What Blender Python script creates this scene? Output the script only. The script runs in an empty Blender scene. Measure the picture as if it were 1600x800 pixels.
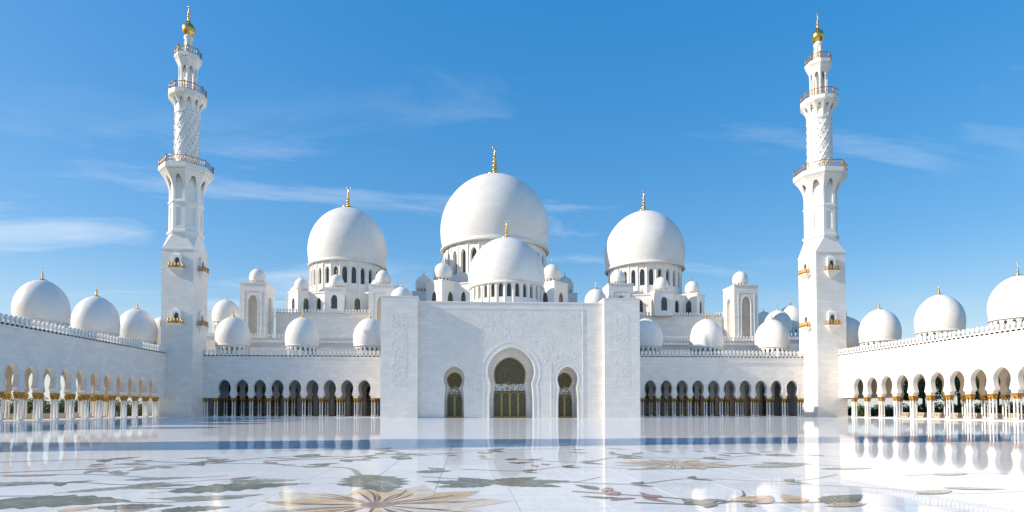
import bpy, bmesh, math, random
from math import sin, cos, pi, radians, sqrt, tan, atan2
from mathutils import Vector, Matrix, noise
random.seed(7)
scn = bpy.context.scene
COL = scn.collection

# ------------------------------------------------------------------ camera
cam_d = bpy.data.cameras.new('camera'); cam = bpy.data.objects.new('camera', cam_d); COL.objects.link(cam)
cam.location = (-10.15, 0.0, 2.2)
cam.rotation_euler = (radians(91.5), 0, radians(-3))
cam_d.sensor_width = 36; cam_d.lens = 20.25
cam_d.shift_x = 23/1600; cam_d.shift_y = 214.4/1600
cam_d.clip_start = 0.1; cam_d.clip_end = 6000
scn.camera = cam
# ------------------------------------------------------------------ sky and sun
SUN_EL, SUN_AZ = 27.0, 5.5            # elevation; light travels towards +X, turned this much towards +Y
W = bpy.data.worlds.new('World'); scn.world = W; W.use_nodes = True
nt = W.node_tree; nt.nodes.clear()
def wn(t, **k):
    n = nt.nodes.new(t)
    for a, b in k.items(): setattr(n, a, b)
    return n
out = wn('ShaderNodeOutputWorld'); bg = wn('ShaderNodeBackground'); bg.inputs[1].default_value = 0.14
sky = wn('ShaderNodeTexSky', sky_type='NISHITA'); sky.sun_disc = False
sky.sun_elevation = radians(SUN_EL); sky.sun_rotation = radians(270-SUN_AZ)
sky.altitude = 0; sky.air_density = 1.0; sky.dust_density = 0.5; sky.ozone_density = 2.0
tc = wn('ShaderNodeTexCoord'); sx = wn('ShaderNodeSeparateXYZ')
nt.links.new(tc.outputs['Generated'], sx.inputs[0])
def wm(op, a, b=None, c=None):
    n = wn('ShaderNodeMath', operation=op)
    for i, v in enumerate((a, b, c)):
        if v is None: continue
        if isinstance(v, (int, float)): n.inputs[i].default_value = v
        else: nt.links.new(v, n.inputs[i])
    return n.outputs[0]
den = wm('ADD', wm('MAXIMUM', sx.outputs[2], 0.0), 0.16)
cu = wm('ADD', wm('DIVIDE', sx.outputs[0], den), 1.75); cv = wm('ADD', wm('DIVIDE', sx.outputs[1], den), 0.62)
cb = wn('ShaderNodeCombineXYZ'); nt.links.new(cu, cb.inputs[0]); nt.links.new(cv, cb.inputs[1]); cb.inputs[2].default_value = 0.0
mp = wn('ShaderNodeMapping'); mp.inputs['Rotation'].default_value = (0, 0, radians(-14)); mp.inputs['Scale'].default_value = (0.55, 1.5, 1); mp.inputs['Location'].default_value = (29.3, 20.2, 0)
nt.links.new(cb.outputs[0], mp.inputs[0])
n1 = wn('ShaderNodeTexNoise'); n1.inputs['Scale'].default_value = 1.3; n1.inputs['Detail'].default_value = 9; n1.inputs['Roughness'].default_value = 0.62; n1.inputs['Distortion'].default_value = 0.7
n2 = wn('ShaderNodeTexNoise'); n2.inputs['Scale'].default_value = 0.55; n2.inputs['Detail'].default_value = 2; n2.noise_dimensions = '4D'; n2.inputs['W'].default_value = 14.8
nt.links.new(mp.outputs[0], n1.inputs[0]); nt.links.new(cb.outputs[0], n2.inputs[0])
mr = wn('ShaderNodeMapRange'); mr.inputs[1].default_value = 0.50; mr.inputs[2].default_value = 0.82; nt.links.new(n1.outputs[0], mr.inputs[0])
mr2 = wn('ShaderNodeMapRange'); mr2.inputs[1].default_value = 0.44; mr2.inputs[2].default_value = 0.62; nt.links.new(n2.outputs[0], mr2.inputs[0])
cm = wm('MULTIPLY', wm('MULTIPLY', mr.outputs[0], mr2.outputs[0]), 0.8)
mx = wn('ShaderNodeMix', data_type='RGBA'); nt.links.new(cm, mx.inputs[0])
hs = wn('ShaderNodeHueSaturation'); hs.inputs['Saturation'].default_value = 2.6; hs.inputs['Hue'].default_value = 0.508; hs.inputs['Value'].default_value = 1.95
gm_ = wn('ShaderNodeGamma'); gm_.inputs[1].default_value = 0.4; nt.links.new(sky.outputs[0], gm_.inputs[0]); nt.links.new(gm_.outputs[0], hs.inputs['Color'])
hz = wn('ShaderNodeMapRange'); hz.inputs[1].default_value = 0.24; hz.inputs[2].default_value = -0.02; hz.inputs[3].default_value = 0.0; hz.inputs[4].default_value = 0.8; nt.links.new(sx.outputs[2], hz.inputs[0])
hm = wn('ShaderNodeMix', data_type='RGBA'); nt.links.new(wm('POWER', hz.outputs[0], 1.6), hm.inputs[0]); nt.links.new(hs.outputs[0], hm.inputs[6]); hm.inputs[7].default_value = (2.75, 3.15, 3.75, 1)
nt.links.new(hm.outputs[2], mx.inputs[6]); mx.inputs[7].default_value = (4.6, 4.75, 4.9, 1)
nt.links.new(mx.outputs[2], bg.inputs[0]); nt.links.new(bg.outputs[0], out.inputs[0])
sd = bpy.data.lights.new('sun', 'SUN'); sd.energy = 3.8; sd.angle = radians(0.55); sd.color = (1.0, 0.89, 0.74)
sun = bpy.data.objects.new('sun', sd); COL.objects.link(sun)
ce = cos(radians(SUN_EL))
sun.rotation_euler = Vector((cos(radians(SUN_AZ))*ce, sin(radians(SUN_AZ))*ce, -sin(radians(SUN_EL)))).to_track_quat('-Z', 'Y').to_euler()
vs = scn.view_settings; vs.view_transform = 'Standard'; vs.look = 'None'; vs.exposure = 0.68; vs.gamma = 1.0; vs.use_curve_mapping = False

# ------------------------------------------------------------------ materials
MATS = {}
class NB:
    def __init__(s, name):
        s.m = bpy.data.materials.new(name); s.m.use_nodes = True; s.t = s.m.node_tree
        s.b = s.t.nodes['Principled BSDF']; MATS[name] = s.m
    def n(s, t, **k):
        x = s.t.nodes.new(t)
        for a, b in k.items(): setattr(x, a, b)
        return x
    def l(s, a, b): s.t.links.new(a, b)
    def pos(s):
        return s.n('ShaderNodeNewGeometry').outputs['Position']
    def noise(s, scale, detail=4, rough=.55, vec=None, dist=0):
        x = s.n('ShaderNodeTexNoise'); x.inputs['Scale'].default_value = scale; x.inputs['Detail'].default_value = detail
        x.inputs['Roughness'].default_value = rough; x.inputs['Distortion'].default_value = dist
        s.l(vec if vec is not None else s.pos(), x.inputs['Vector']); return x.outputs['Fac']
    def ramp(s, f, stops):
        x = s.n('ShaderNodeValToRGB'); e = x.color_ramp.elements
        while len(e) < len(stops): e.new(.5)
        for i, (p, c) in enumerate(stops): e[i].position = p; e[i].color = (*c, 1)
        s.l(f, x.inputs[0]); return x.outputs[0]
    def mix(s, f, a, b, mode='MIX'):
        x = s.n('ShaderNodeMix', data_type='RGBA', blend_type=mode)
        for i, v in ((0, f), (6, a), (7, b)):
            if isinstance(v, (int, float)): x.inputs[i].default_value = v
            elif isinstance(v, tuple): x.inputs[i].default_value = (*v, 1)
            else: s.l(v, x.inputs[i])
        return x.outputs[2]
    def bump(s, h, strength=.2, dist=.02, prev=None):
        x = s.n('ShaderNodeBump'); x.inputs['Strength'].default_value = strength; x.inputs['Distance'].default_value = dist
        s.l(h, x.inputs['Height'])
        if prev is not None: s.l(prev, x.inputs['Normal'])
        s.l(x.outputs[0], s.b.inputs['Normal']); return x.outputs[0]
    def set(s, col=None, rough=None, metal=None, **k):
        if col is not None:
            if isinstance(col, tuple): s.b.inputs['Base Color'].default_value = (*col, 1)
            else: s.l(col, s.b.inputs['Base Color'])
        if rough is not None:
            if isinstance(rough, (int, float)): s.b.inputs['Roughness'].default_value = rough
            else: s.l(rough, s.b.inputs['Roughness'])
        if metal is not None: s.b.inputs['Metallic'].default_value = metal
        for a, b in k.items(): s.b.inputs[a].default_value = b
        return s.m

def marble(name, lo, hi, courses=True, rough=.38):
    b = NB(name); p = b.pos()
    c = b.ramp(b.noise(.35, 6, .6), [(.3, lo), (.7, hi)])
    if courses:
        sp = b.n('ShaderNodeSeparateXYZ'); b.l(p, sp.inputs[0])
        ad = b.n('ShaderNodeMath', operation='ADD'); b.l(sp.outputs[0], ad.inputs[0]); b.l(sp.outputs[1], ad.inputs[1])
        cmb = b.n('ShaderNodeCombineXYZ'); b.l(ad.outputs[0], cmb.inputs[0]); b.l(sp.outputs[2], cmb.inputs[1])
        br = b.n('ShaderNodeTexBrick'); b.l(cmb.outputs[0], br.inputs['Vector'])
        br.inputs['Color1'].default_value = (1, 1, 1, 1); br.inputs['Color2'].default_value = (.90, .90, .905, 1); br.inputs['Mortar'].default_value = (.76, .76, .76, 1)
        br.inputs['Scale'].default_value = 1; br.inputs['Mortar Size'].default_value = .02; br.inputs['Brick Width'].default_value = 1.7; br.inputs['Row Height'].default_value = .85
        c = b.mix(1.0, c, br.outputs['Color'], 'MULTIPLY')
        streak = b.n('ShaderNodeMapping'); streak.inputs['Scale'].default_value = (1.2, 1.2, .07); b.l(p, streak.inputs[0])
        c = b.mix(b.ramp(b.noise(.9, 4, .6, streak.outputs[0]), [(.55, (0, 0, 0)), (.8, (.35, .35, .35))]), c, (.70, .68, .64))
        b.bump(br.outputs['Fac'], .15, -.01)
    else:
        b.bump(b.noise(.6, 3), .06, .05)
    return b.set(c, rough)
marble('marble_wall', (.82, .775, .71), (.885, .84, .775))
marble('marble_trim', (.81, .77, .715), (.87, .835, .775), False)
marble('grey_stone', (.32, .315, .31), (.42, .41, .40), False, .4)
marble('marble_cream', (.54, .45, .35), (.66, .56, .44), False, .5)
# dome skin: mosaic of white marble in rings
b = NB('marble_dome'); p = b.n('ShaderNodeTexCoord').outputs['Object']
sp = b.n('ShaderNodeSeparateXYZ'); b.l(p, sp.inputs[0])
at_ = b.n('ShaderNodeMath', operation='ARCTAN2'); b.l(sp.outputs[1], at_.inputs[0]); b.l(sp.outputs[0], at_.inputs[1])
sc = b.n('ShaderNodeMath', operation='MULTIPLY'); b.l(at_.outputs[0], sc.inputs[0]); sc.inputs[1].default_value = 10
cmb = b.n('ShaderNodeCombineXYZ'); b.l(sc.outputs[0], cmb.inputs[0]); b.l(sp.outputs[2], cmb.inputs[1])
br = b.n('ShaderNodeTexBrick'); b.l(cmb.outputs[0], br.inputs['Vector'])
br.inputs['Color1'].default_value = (1, 1, 1, 1); br.inputs['Color2'].default_value = (.935, .935, .935, 1); br.inputs['Mortar'].default_value = (.86, .86, .86, 1)
br.inputs['Scale'].default_value = 1; br.inputs['Mortar Size'].default_value = .02; br.inputs['Brick Width'].default_value = 1.2; br.inputs['Row Height'].default_value = .7
c = b.mix(1.0, b.ramp(b.noise(.16, 5, .6), [(.3, (.78, .74, .685)), (.7, (.86, .825, .765))]), br.outputs['Color'], 'MULTIPLY')
b.bump(b.noise(.5, 4), .05, .08); b.set(c, .42)
b = NB('gold'); b.set(b.ramp(b.noise(3, 3), [(.3, (.72, .43, .10)), (.7, (.88, .60, .20))]), .28, 1.0)
b = NB('gold_capital'); v = b.n('ShaderNodeTexVoronoi'); v.inputs['Scale'].default_value = 5; b.l(b.pos(), v.inputs['Vector'])
b.set(b.ramp(v.outputs['Distance'], [(.1, (.80, .46, .07)), (.55, (.40, .19, .03))]), .38, .55); b.bump(v.outputs['Distance'], .5, .04)
b = NB('bronze_rail'); b.set(b.ramp(b.noise(4, 3), [(.3, (.26, .15, .06)), (.7, (.50, .30, .11))]), .4, .5)
b = NB('antique_gold'); b.set(b.ramp(b.noise(4, 3), [(.3, (.30, .19, .06)), (.7, (.55, .36, .13))]), .35, .5)
b = NB('gilt_rail'); b.set(b.ramp(b.noise(4, 3), [(.3, (.50, .30, .08)), (.7, (.75, .48, .15))]), .35, .5)
b = NB('dark_glass'); b.set(b.ramp(b.noise(.8, 3), [(.3, (.018, .02, .022)), (.7, (.045, .045, .045))]), .12)
b = NB('window_glass'); b.set(b.ramp(b.noise(1.2, 3), [(.3, (.045, .042, .04)), (.7, (.13, .12, .11))]), .2)
# bronze lattice of the doors over green glass
b = NB('door_lattice'); p = b.n('ShaderNodeTexCoord').outputs['Object']
v = b.n('ShaderNodeTexVoronoi', feature='DISTANCE_TO_EDGE'); v.inputs['Scale'].default_value = 2.4; b.l(p, v.inputs['Vector'])
f = b.ramp(v.outputs['Distance'], [(.04, (1, 1, 1)), (.12, (0, 0, 0))])
gl = b.ramp(b.noise(2.2, 3, .6, p), [(.3, (.018, .03, .018)), (.5, (.06, .085, .05)), (.7, (.11, .11, .07))])
b.set(b.mix(f, gl, (.15, .11, .05)), .3, .15); b.bump(v.outputs['Distance'], .4, .05)
b = NB('white_inlay_band'); p = b.n('ShaderNodeTexCoord').outputs['Object']
v = b.n('ShaderNodeTexVoronoi', feature='DISTANCE_TO_EDGE'); v.inputs['Scale'].default_value = 1.8; b.l(p, v.inputs['Vector'])
b.set(b.ramp(v.outputs['Distance'], [(.05, (.16, .14, .10)), (.10, (.80, .80, .76))]), .35)
# polished courtyard marble: a worn polish, so the mirror layer never covers the stone fully
def worn_polish(b, rough):
    gl = b.n('ShaderNodeBsdfGlossy'); gl.inputs['Color'].default_value = (1, 1, 1, 1)
    if isinstance(rough, float): gl.inputs['Roughness'].default_value = rough
    else: b.l(rough, gl.inputs['Roughness'])
    fr = b.n('ShaderNodeFresnel'); fr.inputs[0].default_value = 1.5
    ml = b.n('ShaderNodeMath', operation='MULTIPLY'); b.l(fr.outputs[0], ml.inputs[0]); ml.inputs[1].default_value = .68
    mxs = b.n('ShaderNodeMixShader'); b.l(ml.outputs[0], mxs.inputs[0]); b.l(b.b.outputs[0], mxs.inputs[1]); b.l(gl.outputs[0], mxs.inputs[2])
    o = [n for n in b.t.nodes if n.type == 'OUTPUT_MATERIAL'][0]; b.l(mxs.outputs[0], o.inputs[0])
    if b.b.inputs['Normal'].is_linked: b.l(b.b.inputs['Normal'].links[0].from_socket, gl.inputs['Normal'])
def floor_mat(name, tone=1.0):
    b = NB(name); p = b.pos()
    base = b.ramp(b.noise(.22, 5, .6), [(.3, (.77*tone, .755*tone, .73*tone)), (.7, (.85*tone, .835*tone, .81*tone))])
    vn = b.noise(.5, 8, .65, None, 1.6)
    d = b.n('ShaderNodeMath', operation='SUBTRACT'); b.l(vn, d.inputs[0]); d.inputs[1].default_value = .5
    d2 = b.n('ShaderNodeMath', operation='ABSOLUTE'); b.l(d.outputs[0], d2.inputs[0])
    vf = b.ramp(d2.outputs[0], [(0, (.35, .35, .35)), (.03, (0, 0, 0))])
    base = b.mix(vf, base, (.50, .50, .49))
    oi = b.n('ShaderNodeObjectInfo'); 
    base = b.mix(b.ramp(oi.outputs['Random'], [(0, (0, 0, 0)), (1, (.6, .6, .6))]), base, (.68, .67, .65))
    r = b.n('ShaderNodeMapRange'); r.inputs[3].default_value = .012; r.inputs[4].default_value = .06; b.l(b.noise(.3, 5, .65), r.inputs[0])
    b.bump(b.noise(.9, 2), .03, .004)
    b.set(base, r.outputs[0]); b.b.inputs['Specular IOR Level'].default_value = 0.0
    worn_polish(b, r.outputs[0]); return b.m
floor_mat('floor_marble')
def inlay(name, c1, c2):
    b = NB(name)
    b.set(b.ramp(b.noise(1.1, 7, .7, None, 1.5), [(.32, c1), (.68, c2)]), .08); b.b.inputs['Specular IOR Level'].default_value = 0.0; worn_polish(b, .07)
inlay('inlay_green', (.06, .075, .05), (.22, .24, .17))
inlay('inlay_sage', (.17, .19, .15), (.42, .43, .36))
inlay('inlay_tan', (.50, .31, .15), (.78, .58, .36))
inlay('inlay_cream', (.56, .45, .32), (.78, .70, .58))
inlay('inlay_vein', (.10, .05, .06), (.22, .13, .13))
inlay('inlay_red', (.26, .12, .10), (.52, .33, .28))
inlay('inlay_brown', (.17, .115, .085), (.42, .31, .22))
b = NB('joint_mortar'); b.set((.42, .42, .42), .6)
b = NB('ground_soil'); b.set(b.ramp(b.noise(.05, 6), [(.35, (.16, .15, .10)), (.65, (.10, .13, .05))]), .95)
b = NB('bark'); b.set(b.ramp(b.noise(6, 5), [(.3, (.09, .065, .045)), (.7, (.20, .155, .11))]), .9)
def leafmat(name, c1, c2):
    b = NB(name); oi = b.noise(1.1, 3, .6)
    b.set(b.ramp(oi, [(.3, c1), (.7, c2)]), .55); b.b.inputs['Transmission Weight'].default_value = 0
leafmat('leaf_dark', (.035, .065, .02), (.09, .14, .04))
leafmat('leaf_mid', (.06, .10, .028), (.14, .19, .06))

# ------------------------------------------------------------------ mesh helpers
WARP = [False]
KN = [(0, 0), (5, 5), (42, 41.1), (47.3, 46.1), (55, 53), (63.3, 60.7), (66.5, 63.9), (82.6, 81.3), (92.3, 91.2), (105.4, 105.4)]
def warp(z):                                             # true storey heights of the minaret
    for (a, p), (c, q) in zip(KN, KN[1:]):
        if a <= z <= c: return p+(q-p)*(z-a)/(c-a)
    return z
class MB:
    def __init__(s): s.v = []; s.f = []; s.sm = []
    def add(s, vs, fs, smooth=False):
        o = len(s.v); s.v += [tuple(p) for p in vs]
        for f in fs: s.f.append(tuple(i+o for i in f)); s.sm.append(smooth)
    def quad(s, a, b, c, d): s.add((a, b, c, d), ((0, 1, 2, 3),))
    def box(s, x0, x1, y0, y1, z0, z1):
        s.add([(x0, y0, z0), (x1, y0, z0), (x1, y1, z0), (x0, y1, z0), (x0, y0, z1), (x1, y0, z1), (x1, y1, z1), (x0, y1, z1)],
              [(3, 2, 1, 0), (4, 5, 6, 7), (0, 1, 5, 4), (1, 2, 6, 5), (2, 3, 7, 6), (3, 0, 4, 7)])
    def lathe(s, prof, n=32, c=(0, 0, 0), smooth=True, ph=0, caps=True):
        vs = []; fs = []
        for r, z in prof:
            for k in range(n):
                a = ph+2*pi*k/n; vs.append((c[0]+r*cos(a), c[1]+r*sin(a), c[2]+z))
        for i in range(len(prof)-1):
            for k in range(n):
                k2 = (k+1) % n; fs.append((i*n+k, i*n+k2, (i+1)*n+k2, (i+1)*n+k))
        s.add(vs, fs, smooth)
        if caps:
            m = (len(prof)-1)*n
            if prof[0][0] > 1e-3: s.add(vs[:n], [tuple(range(n-1, -1, -1))])
            if prof[-1][0] > 1e-3: s.add(vs[m:], [tuple(range(n))])
    def tube(s, pts, rad, n=6):
        vs = []; fs = []
        for i, p in enumerate(pts):
            p = Vector(p); d = (Vector(pts[min(i+1, len(pts)-1)])-Vector(pts[max(i-1, 0)])).normalized()
            u = d.orthogonal().normalized(); w = d.cross(u); r = rad[i] if isinstance(rad, (list, tuple)) else rad
            for k in range(n):
                a = 2*pi*k/n; vs.append(p+u*(r*cos(a))+w*(r*sin(a)))
        for i in range(len(pts)-1):
            for k in range(n):
                k2 = (k+1) % n; fs.append((i*n+k, i*n+k2, (i+1)*n+k2, (i+1)*n+k))
        fs.append(tuple(range(n-1, -1, -1))); fs.append(tuple(range((len(pts)-1)*n, len(pts)*n)))
        s.add(vs, fs, True)
    def prism(s, poly, mpf, t0, t1):
        n = len(poly); a = [mpf(p[0], t0, p[1]) for p in poly]; bb = [mpf(p[0], t1, p[1]) for p in poly]
        s.add(a+bb, [tuple(range(n)), tuple(range(2*n-1, n-1, -1))]+[(i, n+i, n+(i+1) % n, (i+1) % n) for i in range(n)])
    def panel(s, hw, z0, z1, prof, th, mpf, extra=(), ends=False):
        """wall strip with one arched opening; prof = [(z, half width)] rising to the apex"""
        H = hw if callable(hw) else (lambda z: hw)
        zo0, zo1 = prof[0][0], prof[-1][0]
        def wo(z):
            for (a, wa), (bz, wb) in zip(prof, prof[1:]):
                if a-1e-9 <= z <= bz+1e-9: return wa+(wb-wa)*((z-a)/(bz-a) if bz > a else 0)
            return 0
        zs = sorted(set([z0, z1]+[round(p[0], 5) for p in prof]+[e for e in extra if z0 < e < z1]))
        for za, zb in zip(zs, zs[1:]):
            mid = (za+zb)/2
            for t in (0, th):
                if zo0 <= mid <= zo1:
                    wa, wb = wo(za), wo(zb)
                    s.quad(mpf(-H(za), t, za), mpf(-wa, t, za), mpf(-wb, t, zb), mpf(-H(zb), t, zb))
                    s.quad(mpf(wa, t, za), mpf(H(za), t, za), mpf(H(zb), t, zb), mpf(wb, t, zb))
                else:
                    s.quad(mpf(-H(za), t, za), mpf(H(za), t, za), mpf(H(zb), t, zb), mpf(-H(zb), t, zb))
            if zo0 <= mid <= zo1:
                wa, wb = wo(za), wo(zb)
                for g in (-1, 1):
                    s.quad(mpf(g*wa, 0, za), mpf(g*wa, th, za), mpf(g*wb, th, zb), mpf(g*wb, 0, zb))
            if ends:
                for g in (-1, 1): s.quad(mpf(g*H(za), 0, za), mpf(g*H(za), th, za), mpf(g*H(zb), th, zb), mpf(g*H(zb), 0, zb))
        w = prof[0][1]
        if zo0 > z0+1e-6: s.quad(mpf(-w, 0, zo0), mpf(w, 0, zo0), mpf(w, th, zo0), mpf(-w, th, zo0))
        else:
            for g in (-1, 1): s.quad(mpf(g*H(z0), 0, z0), mpf(g*w, 0, z0), mpf(g*w, th, z0), mpf(g*H(z0), th, z0))
        s.quad(mpf(-H(z1), 0, z1), mpf(H(z1), 0, z1), mpf(H(z1), th, z1), mpf(-H(z1), th, z1))
    def fill(s, prof, t, mpf):
        for (za, wa), (zb, wb) in zip(prof, prof[1:]):
            s.quad(mpf(-wa, t, za), mpf(wa, t, za), mpf(wb, t, zb), mpf(-wb, t, zb))
    def rim(s, prof, o0, o1, t0, t1, mpf):
        pts = [(-w, z) for z, w in prof]+[(w, z) for z, w in reversed(prof[:-1])]
        def off(d):
            r = []
            for i, p in enumerate(pts):
                a = pts[max(i-1, 0)]; c = pts[min(i+1, len(pts)-1)]
                dx, dz = c[0]-a[0], c[1]-a[1]; L = sqrt(dx*dx+dz*dz) or 1
                r.append((p[0]-dz/L*d, p[1]+dx/L*d))
            return r
        A, B = off(o0), off(o1)
        for i in range(len(pts)-1):
            q = [mpf(*(A[i][0], t0, A[i][1])), mpf(A[i+1][0], t0, A[i+1][1]), mpf(B[i+1][0], t0, B[i+1][1]), mpf(B[i][0], t0, B[i][1])]
            r = [mpf(*(A[i][0], t1, A[i][1])), mpf(A[i+1][0], t1, A[i+1][1]), mpf(B[i+1][0], t1, B[i+1][1]), mpf(B[i][0], t1, B[i][1])]
            s.quad(*q); s.quad(q[3], q[2], r[2], r[3]); s.quad(q[0], q[1], r[1], r[0])
    def mesh(s, name, mat):
        if WARP[0]: s.v = [(x, y, warp(z)) for x, y, z in s.v]
        m = bpy.data.meshes.new(name); m.from_pydata(s.v, [], s.f); m.materials.append(MATS[mat])
        m.polygons.foreach_set('use_smooth', s.sm); m.update(); return m

WP = {}
def thing(name, label, cat, loc, group=None):
    o = bpy.data.objects.new(name, None); COL.objects.link(o); o.location = loc; WP[o.name] = Vector(loc)
    o.empty_display_size = .5
    o['label'] = label; o['category'] = cat
    if group: o['group'] = group
    return o
def part(name, mesh, parent, w=(0, 0, 0), rz=0, mat=None, label=None, stuff=False, scale=None):
    """w = world position of the part's origin (parents are not rotated)"""
    if isinstance(mesh, MB): mesh = mesh.mesh(name, mat)
    o = bpy.data.objects.new(name, mesh); COL.objects.link(o)
    if parent is not None:
        o.parent = parent; o.location = Vector(w)-WP[parent.name]
    else: o.location = w
    WP[o.name] = Vector(w); o.rotation_euler.z = rz
    if scale: o.scale = (scale, scale, scale)
    if label: o['label'] = label
    if stuff: o['kind'] = 'stuff'
    return o
def sub(name, mesh, parent, loc=(0, 0, 0), rz=0):
    o = bpy.data.objects.new(name, mesh); COL.objects.link(o); o.parent = parent; o.location = loc; o.rotation_euler.z = rz; return o
def structure(name, mesh, loc=(0, 0, 0)):
    o = bpy.data.objects.new(name, mesh); COL.objects.link(o); o.location = loc; o['kind'] = 'structure'; WP[o.name] = Vector(loc); return o
def copy_tree(o, parent=None):
    c = o.copy(); COL.objects.link(c); c.parent = parent
    for ch in list(o.children): copy_tree(ch, c)
    return c
CACHE = {}
def cached(key, fn):
    if key not in CACHE: CACHE[key] = fn()
    return CACHE[key]

def arch(z0, zs, zt, w, bulge=0.0, neck=0.0, n=12, zn=None, w0=None):
    """opening profile from z0: straight to zn, pinched neck, bulging keyhole arch with pointed apex at zt"""
    pr = []
    if zn is None:                                     # plain pointed arch
        pr = [(z0, w)]
        for i in range(n+1):
            t = i/n; pr.append((zs+(zt-zs)*sin(t*pi/2)**1.0 if i else zs, w*cos(t*pi/2)**.86 if i < n else 0))
    else:
        w0 = w0 or w
        pr = [(z0, w0)]
        if zn-z0 > .05: pr.append((z0+(zn-z0)*.55, w0)); pr.append((z0+(zn-z0)*.85, (w0*.35+neck*.65))); pr.append((zn, neck))
        for i in range(1, 7):                          # neck out to the widest point
            a = i/6; pr.append((zn+(zs-zn)*(a), neck+(w-neck)*sin(a*pi/2)))
        for i in range(1, n+1):
            t = i/n*pi/2; ww = w*cos(t)
            z = zs+(zt-zs)*(sin(t)*.86+.14*(1-cos(t)**1.2 if cos(t) > 0 else 1))
            pr.append((z, ww if i < n else 0))
    o = [pr[0]]
    for p in pr[1:]:
        if p[0] > o[-1][0]+1e-4: o.append(p)
    return o
FLATX = lambda x0, y0: (lambda s, t, z: (x0+s, y0+t, z))            # wall facing -Y
FACEPX = lambda x0, y0: (lambda s, t, z: (x0-t, y0+s, z))           # wall facing +X
FACENX = lambda x0, y0: (lambda s, t, z: (x0+t, y0+s, z))           # wall facing -X
def ringmap(R, ang, n):                                             # piece of a round drum
    def f(s, t, z):
        a = ang+s/R; r = R-t; return (r*cos(a), r*sin(a), z)
    return f
def facet(ap, ang):                                                 # one face of a polygon tower, apothem may change with z
    A = ap if callable(ap) else (lambda z: ap)
    def f(s, t, z):
        a = A(z)-t; return (a*cos(ang)-s*sin(ang), a*sin(ang)+s*cos(ang), z)
    return f

# ------------------------------------------------------------------ finials, domes
def finial_mesh(h, disc=True):
    def mk():
        m = MB()
        pr = [(.25, 0), (.26, .015), (.15, .045), (.07, .07), (.06, .10)]
        if not disc: pr = [(.10, 0), (.07, .03), (.05, .06), (.06, .10)]
        z = .10
        for r, hh in ((.088, .13), (.078, .115), (.066, .10), (.052, .085), (.04, .07)):
            for i in range(1, 6): pr.append((.022+(r-.022)*sin(i/5*pi), z+hh*i/5))
            z += hh+.008; pr.append((.024, z))
        pr += [(.018, z+.06), (.010, z+.14)]; zt = z+.14
        m.lathe([(r*h, zz*h) for r, zz in pr], 14)
        R = .062*h; c = zt*h+R*.95                        # crescent, open at the top
        pts = []; rad = []
        for i in range(19):
            a = radians(-90+ (i-9)/9*150); pts.append((R*cos(a), 0, c+R*sin(a))); rad.append(.016*h*(1-.85*abs((i-9)/9)))
        m.tube(pts, rad, 6)
        return m.mesh('finial', 'gold')
    return cached(('fin', h, disc), mk)
def dome_prof(R, H, b, zm, n=26):
    s0 = math.acos(b); pr = []
    for i in range(8):
        t = i/8; a = -s0*(1-t); pr.append((R*cos(a), zm*(1-sin(-a)/sin(s0))))
    for i in range(n+1):
        t = i/n*pi/2; x = cos(t)
        z = zm+(H-zm)*(sin(t)*.955+.045*(1-x)**2.0); pr.append((R*x if i < n else 0.001, z))
    return pr
def make_dome(parent, c, R, H, drum_h, drum_r, nwin, win, fin, b=.94, zm=None, panes=False, name='dome', label=None, seg=64, ring=True):
    """c = (x, y, z of the bulb's foot). win = (z0, zspring, zapex, half width) measured from the drum's foot"""
    zm = zm or H*.24
    def mk():
        m = MB(); m.lathe([(r, z) for r, z in dome_prof(R, H, b, zm)], seg)
        if ring:
            k = R*.05
            m.lathe([(R*b-.02, -k*1.2), (R*b+k*.9, -k*1.0), (R*b+k*.9, -k*.5), (R*b+k*.3, -k*.2), (R*b+k*.25, k*.3), (R*b-.05, k*.5)], seg, smooth=False, caps=False)
        return m.mesh('dome', 'marble_dome')
    d = part(name, cached(('dome', R, H, b, zm, seg), mk), parent, c, label=label)
    def mkd():
        m = MB(); pr = arch(*win[:4]); hwid = pi*drum_r/nwin; th = max(.25, drum_r*.07)
        for k in range(nwin):
            m.panel(hwid, 0, drum_h, pr, th, ringmap(drum_r, 2*pi*k/nwin, nwin))
            a = 2*pi*(k+.5)/nwin; r = drum_r+.0; q = min(.28, hwid*.22)          # engaged shafts between the windows
            m.lathe([(q, 0), (q, drum_h*.93), (q*1.5, drum_h*.97), (q*1.5, drum_h)], 6, (r*cos(a), r*sin(a), 0), caps=False)
        m.lathe([(drum_r*1.06, -.02), (drum_r*1.06, drum_h*.07), (drum_r+.01, drum_h*.09)], seg, smooth=False, caps=False)
        return m.mesh('drum', 'marble_trim')
    dr = sub('drum', cached(('drum', drum_r, drum_h, nwin, win), mkd), d, (0, 0, -drum_h-.02))
    if panes:
        def mkp():
            m = MB(); rr = drum_r*.93-.12
            m.fill([(z, w*.99) for z, w in arch(*win[:4])], 0, ringmap(rr, 0, nwin)); return m.mesh('window', 'window_glass')
        pm = cached(('pane', drum_r, drum_h, nwin, win), mkp)
        for k in range(nwin):
            a = 2*pi*k/nwin
            if sin(a) < .35: sub('window', pm, d, (0, 0, -drum_h-.02), a)
    sub('finial', finial_mesh(fin), d, (0, 0, H-.01*R))
    return d

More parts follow.
